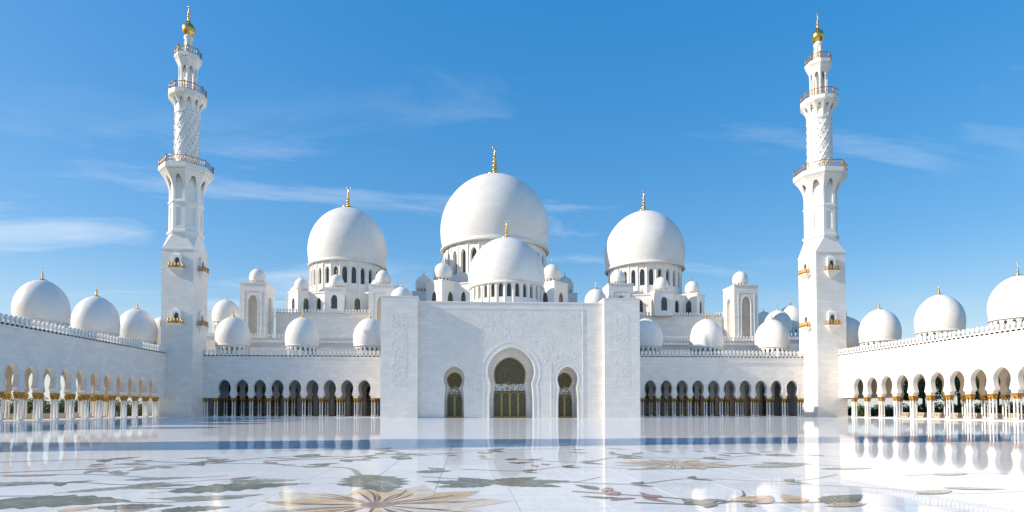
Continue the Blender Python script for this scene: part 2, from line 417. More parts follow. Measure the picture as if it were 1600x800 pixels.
# ------------------------------------------------------------------ parapet, columns
def merlon(m, mpf, s0, w, z0, h, t0, t1):
    p = [(s0-w*.5, z0), (s0+w*.5, z0), (s0+w*.5, z0+h*.25), (s0+w*.22, z0+h*.34), (s0+w*.22, z0+h*.46), (s0+w*.5, z0+h*.6), (s0+w*.42, z0+h*.78), (s0, z0+h),
         (s0-w*.42, z0+h*.78), (s0-w*.5, z0+h*.6), (s0-w*.22, z0+h*.46), (s0-w*.22, z0+h*.34), (s0-w*.5, z0+h*.25)]
    m.prism(p, mpf, t0, t1)
def parapet(m, mpf, a, b, z, h=1.75, pitch=1.0):
    n = max(1, int((b-a)/pitch)); q = (b-a)/n
    for i in range(n): merlon(m, mpf, a+(i+.5)*q, q*.66, z+.3, h-.3, .05, .42)
def bar(m, mpf, a, b, t0, t1, z0, z1):
    m.prism([(a, z0), (b, z0), (b, z1), (a, z1)], mpf, t0, t1)
def column_meshes(ys):
    m = MB()
    m.box(-.50, .50, -.50, .50, 0, .22); m.box(-.44, .44, -.44, .44, .22, .38)
    for sx_ in (-.31, .31):
        for sy_ in ys:
            m.lathe([(.19, .38), (.19, .5), (.15, .58), (.135, 2.2), (.13, 3.78)], 12, (sx_, sy_, 0))
    c = MB()
    for sx_ in (-.31, .31):
        for sy_ in ys:
            c.lathe([(.155, 0), (.20, .05), (.17, .1), (.20, .25), (.31, .5), (.29, .56), (.30, .62)], 10, (sx_, sy_, 0))
    pr = [(.44, .60), (.50, .74), (.57, .90), (.57, 1.04)]
    c.lathe([(r*sqrt(2), z) for r, z in pr], 4, smooth=False, ph=pi/4)
    for k in range(4):                                    # palm-leaf lobes at the corners
        a = pi/4+k*pi/2
        c.tube([(.42*cos(a), .42*sin(a), .2), (.55*cos(a), .55*sin(a), .5), (.70*cos(a), .70*sin(a), .72)], [.06, .11, .06], 6)
    return m.mesh('column', 'marble_trim'), c.mesh('capital', 'gold_capital')
CLUSTER = column_meshes((-.31, .31)); PAIR = column_meshes((0,))
def column(parent, x, y, z=0, kind=None):
    cm_, cp_ = kind or CLUSTER
    o = part('column', cm_, parent, (x, y, z)); sub('capital', cp_, o, (0, 0, 3.78)); return o
ZC = 4.83                                                # top of the capitals
def arc_prof(bay):
    k = bay/4.4
    return arch(ZC, 7.45, 9.5, 1.62*k, zn=5.65, neck=1.24*k, w0=1.66*k)
def arcade_wall(m, mpfac, y0, bays, s_end0, s_end1, th, ztop=15.2):
    """bays: list of (centre, bay width); solid wall beyond them out to s_end0 / s_end1"""
    for c, bw in bays:
        mpf = (lambda s, t, z, c=c: mpfac(c+s, t, z))
        m.panel(bw/2, ZC, ztop, arc_prof(bw), th, mpf)
        m.rim(arc_prof(bw)[1:], .10, .22, -.05, .02, mpf)
    a = bays[0][0]-bays[0][1]/2; b_ = bays[-1][0]+bays[-1][1]/2
    for s0, s1 in ((s_end0, a), (b_, s_end1)):
        if s1-s0 > .05: bar(m, mpfac, s0, s1, 0, th, ZC, ztop)

# ================================================================== SETTING
m = MB(); m.quad((-3000, -3000, -.35), (3000, -3000, -.35), (3000, 3500, -.35), (-3000, 3500, -.35))
structure('ground', m.mesh('ground', 'ground_soil'))
m = MB(); m.box(-99, 100, -60, 168, -.3, 0)
floor = structure('courtyard_floor', m.mesh('courtyard_floor', 'floor_marble'))
# nearest paving slabs, each a slab of its own with an open joint
SL = 2.0; X0, Y0 = -31.0, 10.5
mj = MB(); mj.box(X0, X0+20*SL, Y0, Y0+15*SL, .0005, .004)
part('joint_bed', mj, floor, (0, 0, 0), mat='joint_mortar')
ms = MB(); h = SL/2-.009; ms.box(-h, h, -h, h, .001, .012); slab_mesh = ms.mesh('slab', 'floor_marble')
rs = random.Random(3)
for i in range(20):
    for j in range(15):
        o = part('slab', slab_mesh, floor, (X0+(i+.5)*SL, Y0+(j+.5)*SL, rs.uniform(0, .0006)))
        o.rotation_euler = (rs.uniform(-.0005, .0005), rs.uniform(-.0005, .0005), 0)
# ------------------------------------------------------------------ stone inlay of vines, leaves and flowers
ri = random.Random(11); INZ = [0.0160]
def flat(name, poly, mat, holes=None):
    zz = INZ[0]; INZ[0] += .00004
    mm = MB(); cx = sum(p[0] for p in poly)/len(poly); cy = sum(p[1] for p in poly)/len(poly)
    n = len(poly); vs = [(p[0]-cx, p[1]-cy, 0) for p in poly]+[(p[0]-cx, p[1]-cy, -.003) for p in poly]
    bm = bmesh.new(); top = [bm.verts.new(v) for v in vs[:n]]
    f = bm.faces.new(top); bmesh.ops.triangulate(bm, faces=[f], ngon_method='EAR_CLIP')
    bm.normal_update()
    if sum(ff.normal.z for ff in bm.faces) < 0: bmesh.ops.reverse_faces(bm, faces=bm.faces[:])
    me = bpy.data.meshes.new(name); bm.to_mesh(me); bm.free(); me.materials.append(MATS[mat])
    return part(name, me, floor, (cx, cy, zz))
def leaf(x, y, L, Wd, ang, mat, teeth=0, curve=0.0, name='leaf'):
    n = 14; ca, sa = cos(ang), sin(ang); L_, R_ = [], []
    for i in range(n+1):
        t = i/n; w = Wd*.5*(sin(pi*t**.75))**.9 if 0 < t < 1 else 0
        if teeth and 0 < i < n: w *= 1+teeth*(.5 if i % 2 else -.35)
        cy_ = curve*L*sin(pi*t); L_.append((t*L, cy_+w)); R_.append((t*L, cy_-w))
    pts = L_+R_[-2:0:-1]
    o = flat(name, [(x+px*ca-py*sa, y+px*sa+py*ca) for px, py in pts], mat)
    if name == 'leaf' and L > 1.1:                       # midrib and side veins, cut in a paler stone
        tr = lambda t, v: (x+t*L*ca-(curve*L*sin(pi*t)+v)*sa, y+t*L*sa+(curve*L*sin(pi*t)+v)*ca)
        vm = MB(); lo = o.location
        for pts_, a_, b_ in [([tr(-.12, 0), tr(.3, 0), tr(.6, 0), tr(.93, 0)], .05, .02)]+[([tr(t, 0), tr(t+.1, g*Wd*.16), tr(t+.2, g*Wd*.30)], .028, .012) for t in (.25, .42, .6) for g in (-1, 1)]:
            A, B = ribbon(pts_, a_, b_)
            for k in range(len(A)-1): vm.quad(*[(p[0]-lo.x, p[1]-lo.y, 0) for p in (B[k], B[k+1], A[k+1], A[k])])
        sub('leaf_veins', vm.mesh('leaf_veins', 'inlay_brown' if mat == 'inlay_sage' else 'inlay_sage'), o, (0, 0, .0002))
    return o
def ribbon(pts, w0, w1):
    P = []
    for i in range(len(pts)-1):
        p0 = Vector(pts[max(i-1, 0)]); p1 = Vector(pts[i]); p2 = Vector(pts[i+1]); p3 = Vector(pts[min(i+2, len(pts)-1)])
        for k in range(7):
            t = k/7; P.append(.5*((2*p1)+(-p0+p2)*t+(2*p0-5*p1+4*p2-p3)*t*t+(-p0+3*p1-3*p2+p3)*t**3))
    P.append(Vector(pts[-1])); A, B = [], []
    for i, p in enumerate(P):
        d = (P[min(i+1, len(P)-1)]-P[max(i-1, 0)]).normalized(); q = Vector((-d.y, d.x)); w = (w0+(w1-w0)*i/(len(P)-1))*.5
        A.append((p+q*w)[:]); B.append((p-q*w)[:])
    return A, B
def stem(pts, w0, w1, mat, name='stem'):
    A, B = ribbon(pts, w0, w1); return flat(name, A+B[::-1], mat)
def flower(x, y, R, n, mat, vein, a0=0, spread=2*pi, wd=.42, heart=None):
    for k in range(n):
        a = a0+spread*k/n+ri.uniform(-.08, .08); r = R*ri.uniform(.8, 1.08)
        leaf(x+.06*R*cos(a), y+.06*R*sin(a), r, R*wd*ri.uniform(.85, 1.1), a, mat if k % 2 or mat != 'inlay_tan' else 'inlay_cream', 0, ri.uniform(-.08, .08), 'petal')
    for k in range(n):
        a = a0+spread*k/n+ri.uniform(-.05, .05)
        for da in (-.09, 0, .1):
            leaf(x+.12*R*cos(a+da), y+.12*R*sin(a+da), R*ri.uniform(.45, .85), R*.026, a+da, vein, 0, ri.uniform(-.08, .08), 'petal_vein')
    if heart: leaf(x-.12*R, y-.02*R, R*.3, R*.3, .3, heart, 0, 0, 'flower_heart')
# the big tan blossom and its calyx
flower(-12.2, 13.2, 3.1, 11, 'inlay_tan', 'inlay_vein', .15, 2*pi, .52, 'inlay_brown')
leaf(-13.6, 19.2, 4.3, 1.7, -1.25, 'inlay_green', .5, .03); leaf(-13.9, 17.0, 2.0, .9, -.5, 'inlay_green', .4, .1)
leaf(-12.9, 17.6, 1.6, .7, -1.0, 'inlay_sage', .3, -.1)
stem([(-13.7, 19.2), (-14.6, 21.5), (-16.8, 22.3), (-18.6, 24.5)], .22, .1, 'inlay_sage')
# broad leaves left of it
leaf(-18.0, 15.6, 3.3, 1.6, .42, 'inlay_green', .5, .06); leaf(-17.2, 17.6, 1.9, .8, .1, 'inlay_sage', .4)
leaf(-17.6, 14.4, 2.4, .8, .25, 'inlay_sage', .3, -.1)
stem([(-14.7, 17.0), (-16.2, 17.1), (-18, 16.2), (-20, 16.4)], .12, .1, 'inlay_brown')
leaf(-21.8, 13.6, 3.8, 1.9, .12, 'inlay_green', .35, .08); leaf(-20.6, 15.6, 2.0, .6, .7, 'inlay_sage', .3); leaf(-19.9, 16.2, 2.2, .8, .35, 'inlay_sage', .4, .1)
leaf(-24.4, 17.3, 2.6, .9, .15, 'inlay_sage', .4); leaf(-18.3, 13.2, 1.6, .7, .1, 'inlay_green', .3); leaf(-16.7, 12.7, 1.4, .7, .3, 'inlay_green', .4)
stem([(-22.5, 15.0), (-20, 14.9), (-17.6, 13.8), (-15.6, 14.4)], .10, .06, 'inlay_brown'); leaf(-18.8, 12.7, .9, .5, 1.0, 'inlay_tan', 0); leaf(-17.6, 12.6, .7, .4, .6, 'inlay_red', 0)
stem([(-26, 19.6), (-22.8, 19.8), (-19.4, 18.6), (-17.9, 19.2)], .14, .08, 'inlay_sage'); leaf(-20.6, 18.2, 1.9, .7, .3, 'inlay_sage', .4)
# dark lobed leaf right of the blossom
for a, L in ((.15, 2.4), (.75, 2.0), (2.9, 2.1), (-.45, 2.1), (2.2, 1.7), (3.6, 1.8)): leaf(-9.4, 16.9, L, .95, a, 'inlay_green', .3, .04)
leaf(-11.9, 19.9, 1.3, .8, .3, 'inlay_green', .4); leaf(-11.0, 20.6, 1.0, .5, 2.2, 'inlay_sage', .3)
stem([(-11.6, 18.6), (-10.3, 17.8), (-9.3, 16.9), (-7.2, 16.9), (-5.9, 18.2)], .10, .05, 'inlay_brown')
# middle distance: sprays of dull red, brown and sage
def spray(x, y, r, n, mats, sq=1.0, size=1.0):
    for k in range(n):
        a = ri.uniform(0, 2*pi); d = r*sqrt(ri.random())
        leaf(x+d*cos(a), y+d*sin(a)*sq, ri.uniform(.7, 1.5)*size, ri.uniform(.3, .55)*size, ri.uniform(0, 2*pi), ri.choice(mats), .3, ri.uniform(-.1, .1))
spray(-23.5, 21.2, 2.4, 12, ['inlay_red', 'inlay_brown', 'inlay_red', 'inlay_sage'], 1.1); spray(-21.6, 23.4, 2.4, 10, ['inlay_red', 'inlay_sage', 'inlay_brown'], 1.2)
stem([(-27, 20), (-23.6, 21.6), (-20.4, 23.4), (-16.8, 22.8)], .2, .1, 'inlay_brown')
spray(-16.4, 24.6, 2.2, 9, ['inlay_sage', 'inlay_red', 'inlay_brown'], 1.4); spray(-14.6, 27.5, 2.6, 11, ['inlay_sage', 'inlay_brown', 'inlay_green'], 1.3, 1.1)
stem([(-19, 26), (-16.2, 25.2), (-14.0, 27.6), (-10.8, 28.0)], .2, .12, 'inlay_green')
spray(-8.1, 23.6, 1.1, 6, ['inlay_brown', 'inlay_green', 'inlay_red'], 1.6, .9); spray(-9.8, 26.5, 1.6, 5, ['inlay_sage', 'inlay_tan'], 1.4, .9)
flower(-2.0, 22.3, 2.3, 12, 'inlay_tan', 'inlay_brown', .2, 2*pi, .34); stem([(-4.4, 20.4), (-1.2, 20.8), (1.6, 22.0), (4.6, 21.0)], .2, .1, 'inlay_sage')
leaf(.4, 21.0, 2.4, .8, .2, 'inlay_sage', .4); leaf(1.6, 22.6, 2.0, .7, -.3, 'inlay_sage', .4); leaf(2.6, 20.2, 2.2, .6, .1, 'inlay_sage', .4)
spray(-2.5, 29, 3.0, 9, ['inlay_brown', 'inlay_tan', 'inlay_red'], 1.0); spray(4.4, 27.5, 3.0, 8, ['inlay_sage', 'inlay_brown'], 1.0)
for V, w in (([(-30, 24), (-25.5, 25.5), (-21, 23.8), (-18, 26.8), (-13.5, 26), (-10, 29)], .16), ([(-8.2, 24.6), (-5.5, 23.2), (-3.4, 25.4), (.2, 24.6), (3.8, 26.2), (8, 25)], .13), ([(-24.5, 15.8), (-22, 17.6), (-19.6, 17.0), (-17.4, 18.2), (-15.2, 18.0)], .09),
             ([(-10.4, 20.8), (-8.2, 20.0), (-6.6, 21.4), (-4.0, 20.6)], .09), ([(-7.6, 17.2), (-5.4, 16.4), (-3.2, 17.6), (-.6, 16.8), (2.0, 18.4)], .08), ([(-20, 30), (-15, 31), (-9, 30), (-4, 32)], .18)):
    stem(V, w, w*.6, 'inlay_brown' if w < .12 else 'inlay_sage')
    for p in V[1:-1]:
        for g in (-1, 1): leaf(p[0], p[1], w*9, w*3.4, ri.uniform(.5, 1.1)*g, ri.choice(['inlay_sage', 'inlay_green', 'inlay_red']), .35, .05*g)
# lower right cluster: thorny twigs, red buds, a cup-shaped bud and a dark leaf
spray(-6.0, 14.9, 1.1, 9, ['inlay_red', 'inlay_green', 'inlay_red'], 1.2, .75)
stem([(-7.4, 15.1), (-5.8, 14.2), (-4.2, 13.3), (-2.2, 13.0), (-.6, 13.9)], .12, .06, 'inlay_brown'); stem([(-6.3, 13.2), (-4.6, 12.9), (-3.4, 13.9), (-2.9, 14.9)], .10, .04, 'inlay_green')
spray(-4.4, 13.1, 1.0, 9, ['inlay_green', 'inlay_brown', 'inlay_sage'], .7, .75)
leaf(-3.5, 12.9, 1.5, .75, .9, 'inlay_red', 0, .1, 'petal'); leaf(-2.6, 13.0, 1.4, .6, 1.25, 'inlay_tan', 0, -.1, 'petal'); leaf(-3.9, 13.3, 1.3, .5, .55, 'inlay_tan', 0, 0, 'petal')
leaf(-1.9, 12.6, 2.3, .8, .72, 'inlay_green', .25, .08); leaf(-2.1, 12.5, 1.2, .45, .3, 'inlay_tan', 0)
stem([(-1.0, 16.2), (.8, 15.4), (2.4, 14.2), (5.0, 14.6)], .08, .05, 'inlay_sage'); leaf(1.4, 14.2, 1.5, .5, .4, 'inlay_sage', .3); leaf(2.9, 15.2, 1.6, .5, -.2, 'inlay_sage', .3)
stem([(4, 18.0), (7, 18.6), (10, 17.4)], .10, .06, 'inlay_sage'); leaf(5.2, 18.2, 1.7, .6, .3, 'inlay_sage', .3)

# ================================================================== ENTRANCE PORTAL
portal = thing('entrance_portal', 'white marble entrance block with carved front, two pylons and three keyhole doorways', 'gateway', (0, 130, 0))
PF, WF, PX = 130.5, 131.95, 29.6           # pylon front, wall front, half width
NC = arch(0, 10.7, 16.2, 5.35, zn=8.0, neck=4.7, w0=5.0)
NS = arch(0, 9.1, 11.8, 2.38, zn=7.1, neck=1.98, w0=2.25)
m = MB()
m.panel(8.4, 0, 26.5, NC, 4.6, FLATX(0, WF))
for sx_ in (-1, 1):
    m.panel(4.7, 0, 26.5, NS, 4.6, FLATX(sx_*13.1, WF))
    a, b_ = sorted((sx_*17.8, sx_*21.4)); m.box(a, b_, WF, WF+4.6, 0, 26.5)
part('wall', m, portal, mat='marble_wall')
m = MB(); m.box(-21.35, 21.35, WF+.002, 166, 25.6, 26.45); m.box(-21.4, 21.4, WF-.12, WF+.5, 26.5, 26.75)
m.box(-29, -21.4, WF+6, 166, 20, 26.4); m.box(21.4, 29, WF+6, 166, 20, 26.4)
part('roof', m, portal, mat='marble_trim')
m = MB(); m.box(-29.5, -28.9, 138.1, 166, 0, 26.3); part('side_wall', m, portal, mat='marble_wall')
m = MB(); m.box(28.9, 29.5, 138.1, 166, 0, 26.3); part('side_wall', m, portal, mat='marble_wall')
for sx_ in (-1, 1):
    m = MB(); a, b_ = sorted((sx_*21.3, sx_*PX)); m.box(a, b_, PF, 138, 0, 27.45); m.box(a-.06, b_+.06, PF-.06, 138.06, 27.45, 27.62)
    m.box(a-.05, b_+.05, PF-.05, 138.05, 0, .35)
    py = part('pylon', m, portal, mat='marble_wall')
def scrolls(m, inside, mpf, x0, x1, z0, z1, count, seed, size=(.45, 1.0)):
    r = random.Random(seed); done = 0; tries = 0
    while done < count and tries < count*12:
        tries += 1; cx, cz = r.uniform(x0, x1), r.uniform(z0, z1)
        if not inside(cx, cz): continue
        done += 1; R = r.uniform(*size); a0 = r.uniform(0, 2*pi); hnd = r.choice((-1, 1)); turns = r.uniform(1.0, 1.6); N = 10; A = []; Bq = []
        for i in range(N+1):
            t = i/N; a = a0+hnd*turns*2*pi*t; rr = R*(1-.82*t); w = .04*(1-.6*t)+.012
            A.append((cx+(rr+w)*cos(a), cz+(rr+w)*sin(a))); Bq.append((cx+(rr-w)*cos(a), cz+(rr-w)*sin(a)))
        for i in range(N):
            h = -.024
            ma, mb2 = [((A[j][0]+Bq[j][0])/2, (A[j][1]+Bq[j][1])/2) for j in (i, i+1)]
            m.quad(mpf(A[i][0], .0, A[i][1]), mpf(A[i+1][0], .0, A[i+1][1]), mpf(mb2[0], h, mb2[1]), mpf(ma[0], h, ma[1]))
            m.quad(mpf(Bq[i][0], .0, Bq[i][1]), mpf(Bq[i+1][0], .0, Bq[i+1][1]), mpf(mb2[0], h, mb2[1]), mpf(ma[0], h, ma[1]))
        for k in range(3):                                   # leaves along the scroll
            a = r.uniform(0, 2*pi); d = R*r.uniform(.6, 1.25); lx, lz = cx+d*cos(a), cz+d*sin(a); al = r.uniform(0, 2*pi); L = R*r.uniform(.4, .7); w = L*.28
            c_, s_ = cos(al), sin(al)
            q = [(lx, lz), (lx+c_*L*.5-s_*w, lz+s_*L*.5+c_*w), (lx+c_*L, lz+s_*L), (lx+c_*L*.5+s_*w, lz+s_*L*.5-c_*w)]
            pk = mpf(lx+c_*L*.5, -.028, lz+s_*L*.5); vq = [mpf(p[0], 0, p[1]) for p in q]
            for i in range(4): m.add((vq[i], vq[(i+1) % 4], pk), ((0, 1, 2),))
def in_main(x, z):
    ax = abs(x)
    if not (ax < 16.3 and 9.5 < z < 25.0): return False
    if sqrt(x*x+(z-10.5)**2) < 8.0: return False
    if ax < 7.4 and z < 10: return False
    if sqrt((ax-13.1)**2+(z-8.9)**2) < 4.1: return False
    return True
m = MB(); scrolls(m, in_main, FLATX(0, WF-.01), -16.3, 16.3, 9.5, 25, 2600, 5, (.15, .32))
part('carved_scrollwork', m, portal, mat='marble_trim', stuff=True)
for sx_ in (-1, 1):
    cxp = sx_*25.45
    m = MB(); scrolls(m, lambda x, z: True, FLATX(cxp, PF-.01), -1.7, 1.7, 7.2, 23.6, 420, 20+sx_, (.14, .28))
    part('carved_scrollwork', m, portal, mat='marble_trim', stuff=True)
m = MB()
for sx_ in (-1, 1):
    m.box(sx_*16.6-.1, sx_*16.6+.1, WF-.09, WF, 0.3, 25.3); m.box(sx_*9.2-.07, sx_*9.2+.07, WF-.07, WF, .3, 12.9)
m.box(-16.5, 16.5, WF-.085, WF, 25.1, 25.3)
part('panel_moulding', m, portal, mat='marble_trim')
def doorway(cx, N, D, depth, zb, zt, nleaf, rimo):
    """N niche profile, D door profile, band between zb and zt"""
    m = MB(); mp_ = FLATX(cx, WF)
    m.rim(N, .10, .30, -.06, .0, mp_); m.rim(N, rimo, rimo+.14, -.05, .0, mp_)
    part('arch_moulding', m, portal, mat='marble_trim')
    Y = WF+depth; wmax = max(w for z, w in N)+.4
    m = MB(); m.panel(wmax, 0, N[-1][0]+.4, D, .45, FLATX(cx, Y)); part('niche_back', m, portal, mat='marble_wall')
    dm = FLATX(0, 0); hb = [(z, w) for z, w in D]
    def wat(z):
        for (a, wa), (b2, wb) in zip(D, D[1:]):
            if a <= z <= b2: return wa+(wb-wa)*(z-a)/(b2-a)
        return 0
    def seg(z0, z1): return [(z0, wat(z0))]+[p for p in D if z0+1e-3 < p[0] < z1-1e-3]+[(z1, wat(z1))]
    o = part('tympanum', (lambda q: (q.fill(seg(zt, D[-1][0]), 0, dm), q)[1])(MB()), portal, (cx, Y+.34, 0), mat='door_lattice')
    g = MB(); g.rim(seg(zt, D[-1][0]), -.22, -.02, -.14, .05, dm); tz = max(D, key=lambda p: p[1] if p[0] > zt else 0)[0]; wv = wat(tz)
    for k in range(12):                                     # radiating bars and a ring
        a = k*pi/6
        g.tube([(0, -.06, tz), (wv*.95*cos(a), -.06, tz+wv*.95*sin(a))], .035, 4)
    for rr in (.33, .66):
        g.tube([(wv*rr*cos(i*pi/10), -.06, tz+wv*rr*sin(i*pi/10)) for i in range(21)], .04, 4)
    sub('tracery', g.mesh('tracery', 'antique_gold'), o)
    q = MB(); q.fill(seg(zb, zt), 0, dm); q.tube([(wat(zb)*i/10, -.05, zb+.02) for i in range(-10, 11)], .07, 5); q.tube([(wat(zt)*.98*i/10, -.05, zt+(.45*(1-abs(i)/4) if abs(i) < 4 else 0)) for i in range(-10, 11)], .07, 5)
    o = part('inlaid_band', q, portal, (cx, Y+.30, 0), mat='white_inlay_band')
    g = MB(); zc = (zb+zt)/2; rr = (zt-zb)*.36
    g.tube([(1.7*rr*cos(i*pi/8), -.06, zc+rr*sin(i*pi/8)) for i in range(17)], .09, 5); sub('medallion', g.mesh('medallion', 'gilt_rail'), o)
    w = D[0][1]; lw = 2*w/nleaf
    lf = MB(); lf.box(-lw/2+.05, lw/2-.05, 0, .12, 0.05, zb-.02); lm = lf.mesh('door_leaf', 'door_lattice')
    fr = MB(); pr = arch(.35, zb-1.3, zb-.45, lw/2-.22)
    fr.rim(pr, 0, .12, -.10, .02, dm)
    for sg in (-1, 1): fr.box(sg*(lw/2-.05)-.05, sg*(lw/2-.05)+.05, -.12, .02, .05, zb-.05)
    fr.box(-lw/2+.06, lw/2-.06, -.08, .01, .05, .28); fr.tube([(.55*lw*.4*cos(i*pi/6), -.04, 1.15+.5*sin(i*pi/6)) for i in range(13)], .05, 4)
    fr.tube([(0, -.04, 1.7), (.12*lw, -.04, 2.4), (-.12*lw, -.04, 3.2), (.1*lw, -.04, zb-1.6)], .045, 4)
    fm = fr.mesh('leaf_frame', 'antique_gold')
    for k in range(nleaf):
        o = part('door_leaf', lm, portal, (cx-w+(k+.5)*lw, Y+.26, 0)); sub('leaf_frame', fm, o)
doorway(0, NC, arch(0, 10.4, 14.4, 3.85, zn=7.9, neck=3.5, w0=3.95), 4.6, 6.4, 7.95, 4, 1.25)
for sx_ in (-1, 1): doorway(sx_*13.1, NS, arch(0, 8.9, 10.8, 1.85, zn=7.15, neck=1.2, w0=1.9), 4.6, 5.55, 7.1, 2, .95)
make_dome(portal, (0, 148, 33.3), 9.9, 13.1, 6.2, 9.2, 28, (2.3, 4.6, 5.6, .55), 5.2, b=.95, zm=2.6, panes=True, label='front dome rising just behind the portal wall', seg=72)
m = MB(); m.lathe([(10.6, 26.4), (10.6, 27.2), (9.9, 27.3)], 48, (0, 148, 0), smooth=False); part('dome_plinth', m, portal, mat='marble_trim')

# ================================================================== ARCADES
def front_arcade(cols, ye, xa, xb, xends, label, domes):
    t = thing('arcade', label, 'arcade', ((xa+xb)/2, ye, 0))
    bays = [((a+b_)/2, b_-a) for a, b_ in zip(cols, cols[1:])]
    m = MB(); arcade_wall(m, FLATX(0, ye), 0, bays, xa, xb, 1.0); part('wall', m, t, mat='marble_wall')
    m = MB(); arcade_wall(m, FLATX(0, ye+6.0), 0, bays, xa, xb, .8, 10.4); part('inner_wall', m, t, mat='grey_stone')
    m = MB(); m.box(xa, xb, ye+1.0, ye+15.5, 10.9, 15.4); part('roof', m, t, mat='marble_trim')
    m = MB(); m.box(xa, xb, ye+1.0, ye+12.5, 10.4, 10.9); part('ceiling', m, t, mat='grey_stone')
    m = MB()
    for zz, d, h in ((14.0, .10, .25), (14.25, .22, .22), (15.2, .12, .3)): m.box(xa, xb, ye-d, ye+.3, zz, zz+h)
    part('cornice', m, t, mat='marble_trim')
    m = MB(); parapet(m, FLATX(0, ye-.25), xa+.05, xb-.05, 15.2, 2.0); m.box(xa, xb, ye-.2, ye+.2, 15.5, 15.78); part('crenellation', m, t, mat='marble_trim', stuff=True)
    for xe in (xa-.35, xb-.05):
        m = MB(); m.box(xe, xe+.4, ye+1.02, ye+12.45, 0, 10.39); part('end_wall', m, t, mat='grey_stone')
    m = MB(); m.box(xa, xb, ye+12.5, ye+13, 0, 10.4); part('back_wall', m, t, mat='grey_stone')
    gm = MB(); gm.fill(arch(.1, 6.6, 8.6, 1.62), 0, FLATX(0, 0)); gmm = gm.mesh('glazed_door', 'dark_glass')
    gf = MB(); gf.rim(arch(.1, 6.6, 8.6, 1.62), -.12, .08, -.14, .02, FLATX(0, 0))
    for xx in (-.8, 0, .8): gf.box(xx-.04, xx+.04, -.1, .02, .1, 6.8)
    for zz in (2.4, 4.6, 6.5): gf.box(-1.6, 1.6, -.09, .02, zz, zz+.08)
    gfm = gf.mesh('frame', 'bronze_rail')
    bw = bays[0][1]
    for c, _ in [(bays[0][0]-bw, 0)]+bays:
        o = part('glazed_door', gmm, t, (c, ye+12.4, 0)); sub('frame', gfm, o)
    m = MB(); m.box(xa, xb, ye-.75, ye+13, 0.0, .10); part('step', m, t, mat='marble_trim')
    for x in list(cols)+list(xends):
        column(t, x, ye+.5, .04, PAIR)
    for x in cols: column(t, x, ye+6.4, .04, PAIR)
    for (x, y) in domes: make_dome(t, (x, y, 19.3), 4.55, 8.0, 3.9, 4.15, 20, (1.3, 2.6, 3.3, .36), 2.7, b=.955, zm=2.2, seg=48)
    return t
LC = [-74.11+4.405*i for i in range(10)]
front_arcade(LC, 150.0, -77.3, -29.55, (-76.6, -30.2), 'front arcade of keyhole arches between tall left minaret and entrance block', [(-74, 160.5), (-55.4, 160.5), (-37, 160.5)])
RC = [39.45-4.2+4.2*i for i in range(11)]
front_arcade(RC, 147.0, 29.55, 78.4, (30.6, 77.9), 'front arcade of keyhole arches between entrance block and right minaret', [(75.6, 157.5), (56.7, 157.5), (39.5, 157.5)])
def side_arcade(sg, xi, cols, ya, yb, label, domes, roof_end):
    """sg = -1 left, +1 right; inner wall at X = xi faces the courtyard, outer wall 12.5 m behind it"""
    t = thing('arcade', label, 'arcade', (xi, (ya+yb)/2, 0)); xo = xi+sg*12.5
    fi = (FACEPX if sg < 0 else FACENX)(xi, 0); fo = (FACEPX if sg < 0 else FACENX)(xo-sg*.9, 0)
    bays = [((a+b_)/2, b_-a) for a, b_ in zip(cols, cols[1:])]
    m = MB(); arcade_wall(m, fi, 0, bays, ya, yb, 1.0); part('wall', m, t, mat='marble_wall')
    m = MB(); arcade_wall(m, fo, 0, bays, ya, roof_end, .9, 15.2); part('outer_wall', m, t, mat='marble_cream')
    m = MB(); x0, x1 = sorted((xi+sg*1.0, xo-sg*.9)); m.box(x0, x1, ya, roof_end, 10.6, 15.4); part('roof', m, t, mat='marble_cream')
    m = MB()
    for zz, d, h in ((14.0, .10, .25), (14.25, .22, .22), (15.2, .12, .3)):
        a, b_ = sorted((xi-sg*d, xi+sg*.3)); m.box(a, b_, ya, yb, zz, zz+h)
    part('cornice', m, t, mat='marble_trim')
    m = MB(); parapet(m, (FACEPX if sg < 0 else FACENX)(xi-sg*.25, 0), ya+.05, yb-.05, 15.2, 2.0, 1.0)
    a, b_ = sorted((xi-sg*.2, xi+sg*.2)); m.box(a, b_, ya, yb, 15.5, 15.78);
    part('crenellation', m, t, mat='marble_trim', stuff=True)
    m = MB(); a, b_ = sorted((xi-sg*.75, xo+sg*.6)); m.box(a, b_, ya, roof_end, 0, .10); part('step', m, t, mat='marble_trim')
    bm_ = MB(); bw = bays[0][1]
    bm_.box(-.1, .1, -bw/2+.5, bw/2-.5, 1.05, 1.2); bm_.box(-.1, .1, -bw/2+.5, bw/2-.5, .1, .3)
    n = 9
    for i in range(n):
        s = -bw/2+.5+(bw-1)*(i+.5)/n; bm_.box(-.06, .06, s-.1, s+.1, .3, 1.05)
    bmm = bm_.mesh('balustrade', 'marble_cream')
    for y in cols:
        column(t, xi+sg*.5, y, .04); column(t, xo-sg*.45, y, .04)
    for c, _ in bays: part('balustrade', bmm, t, (xo-sg*.45, c, 0))
    for (x, y) in domes: make_dome(t, (x, y, 18.6), 4.45, 8.0, 3.2, 4.05, 20, (1.0, 2.1, 2.75, .36), 2.7, b=.955, zm=2.2, seg=48)
    return t
YL = [136.52-4.17*i for i in range(24)][::-1]
side_arcade(-1, -83.5, YL+[140.7], YL[0]-2, 144.15, 'shaded side arcade of keyhole arches running towards the left minaret', [(-90.6, y) for y in (62, 79, 95.5, 113, 129, 144.5, 157)], 164)
YR = [136.2-4.65*i for i in range(18)][::-1]
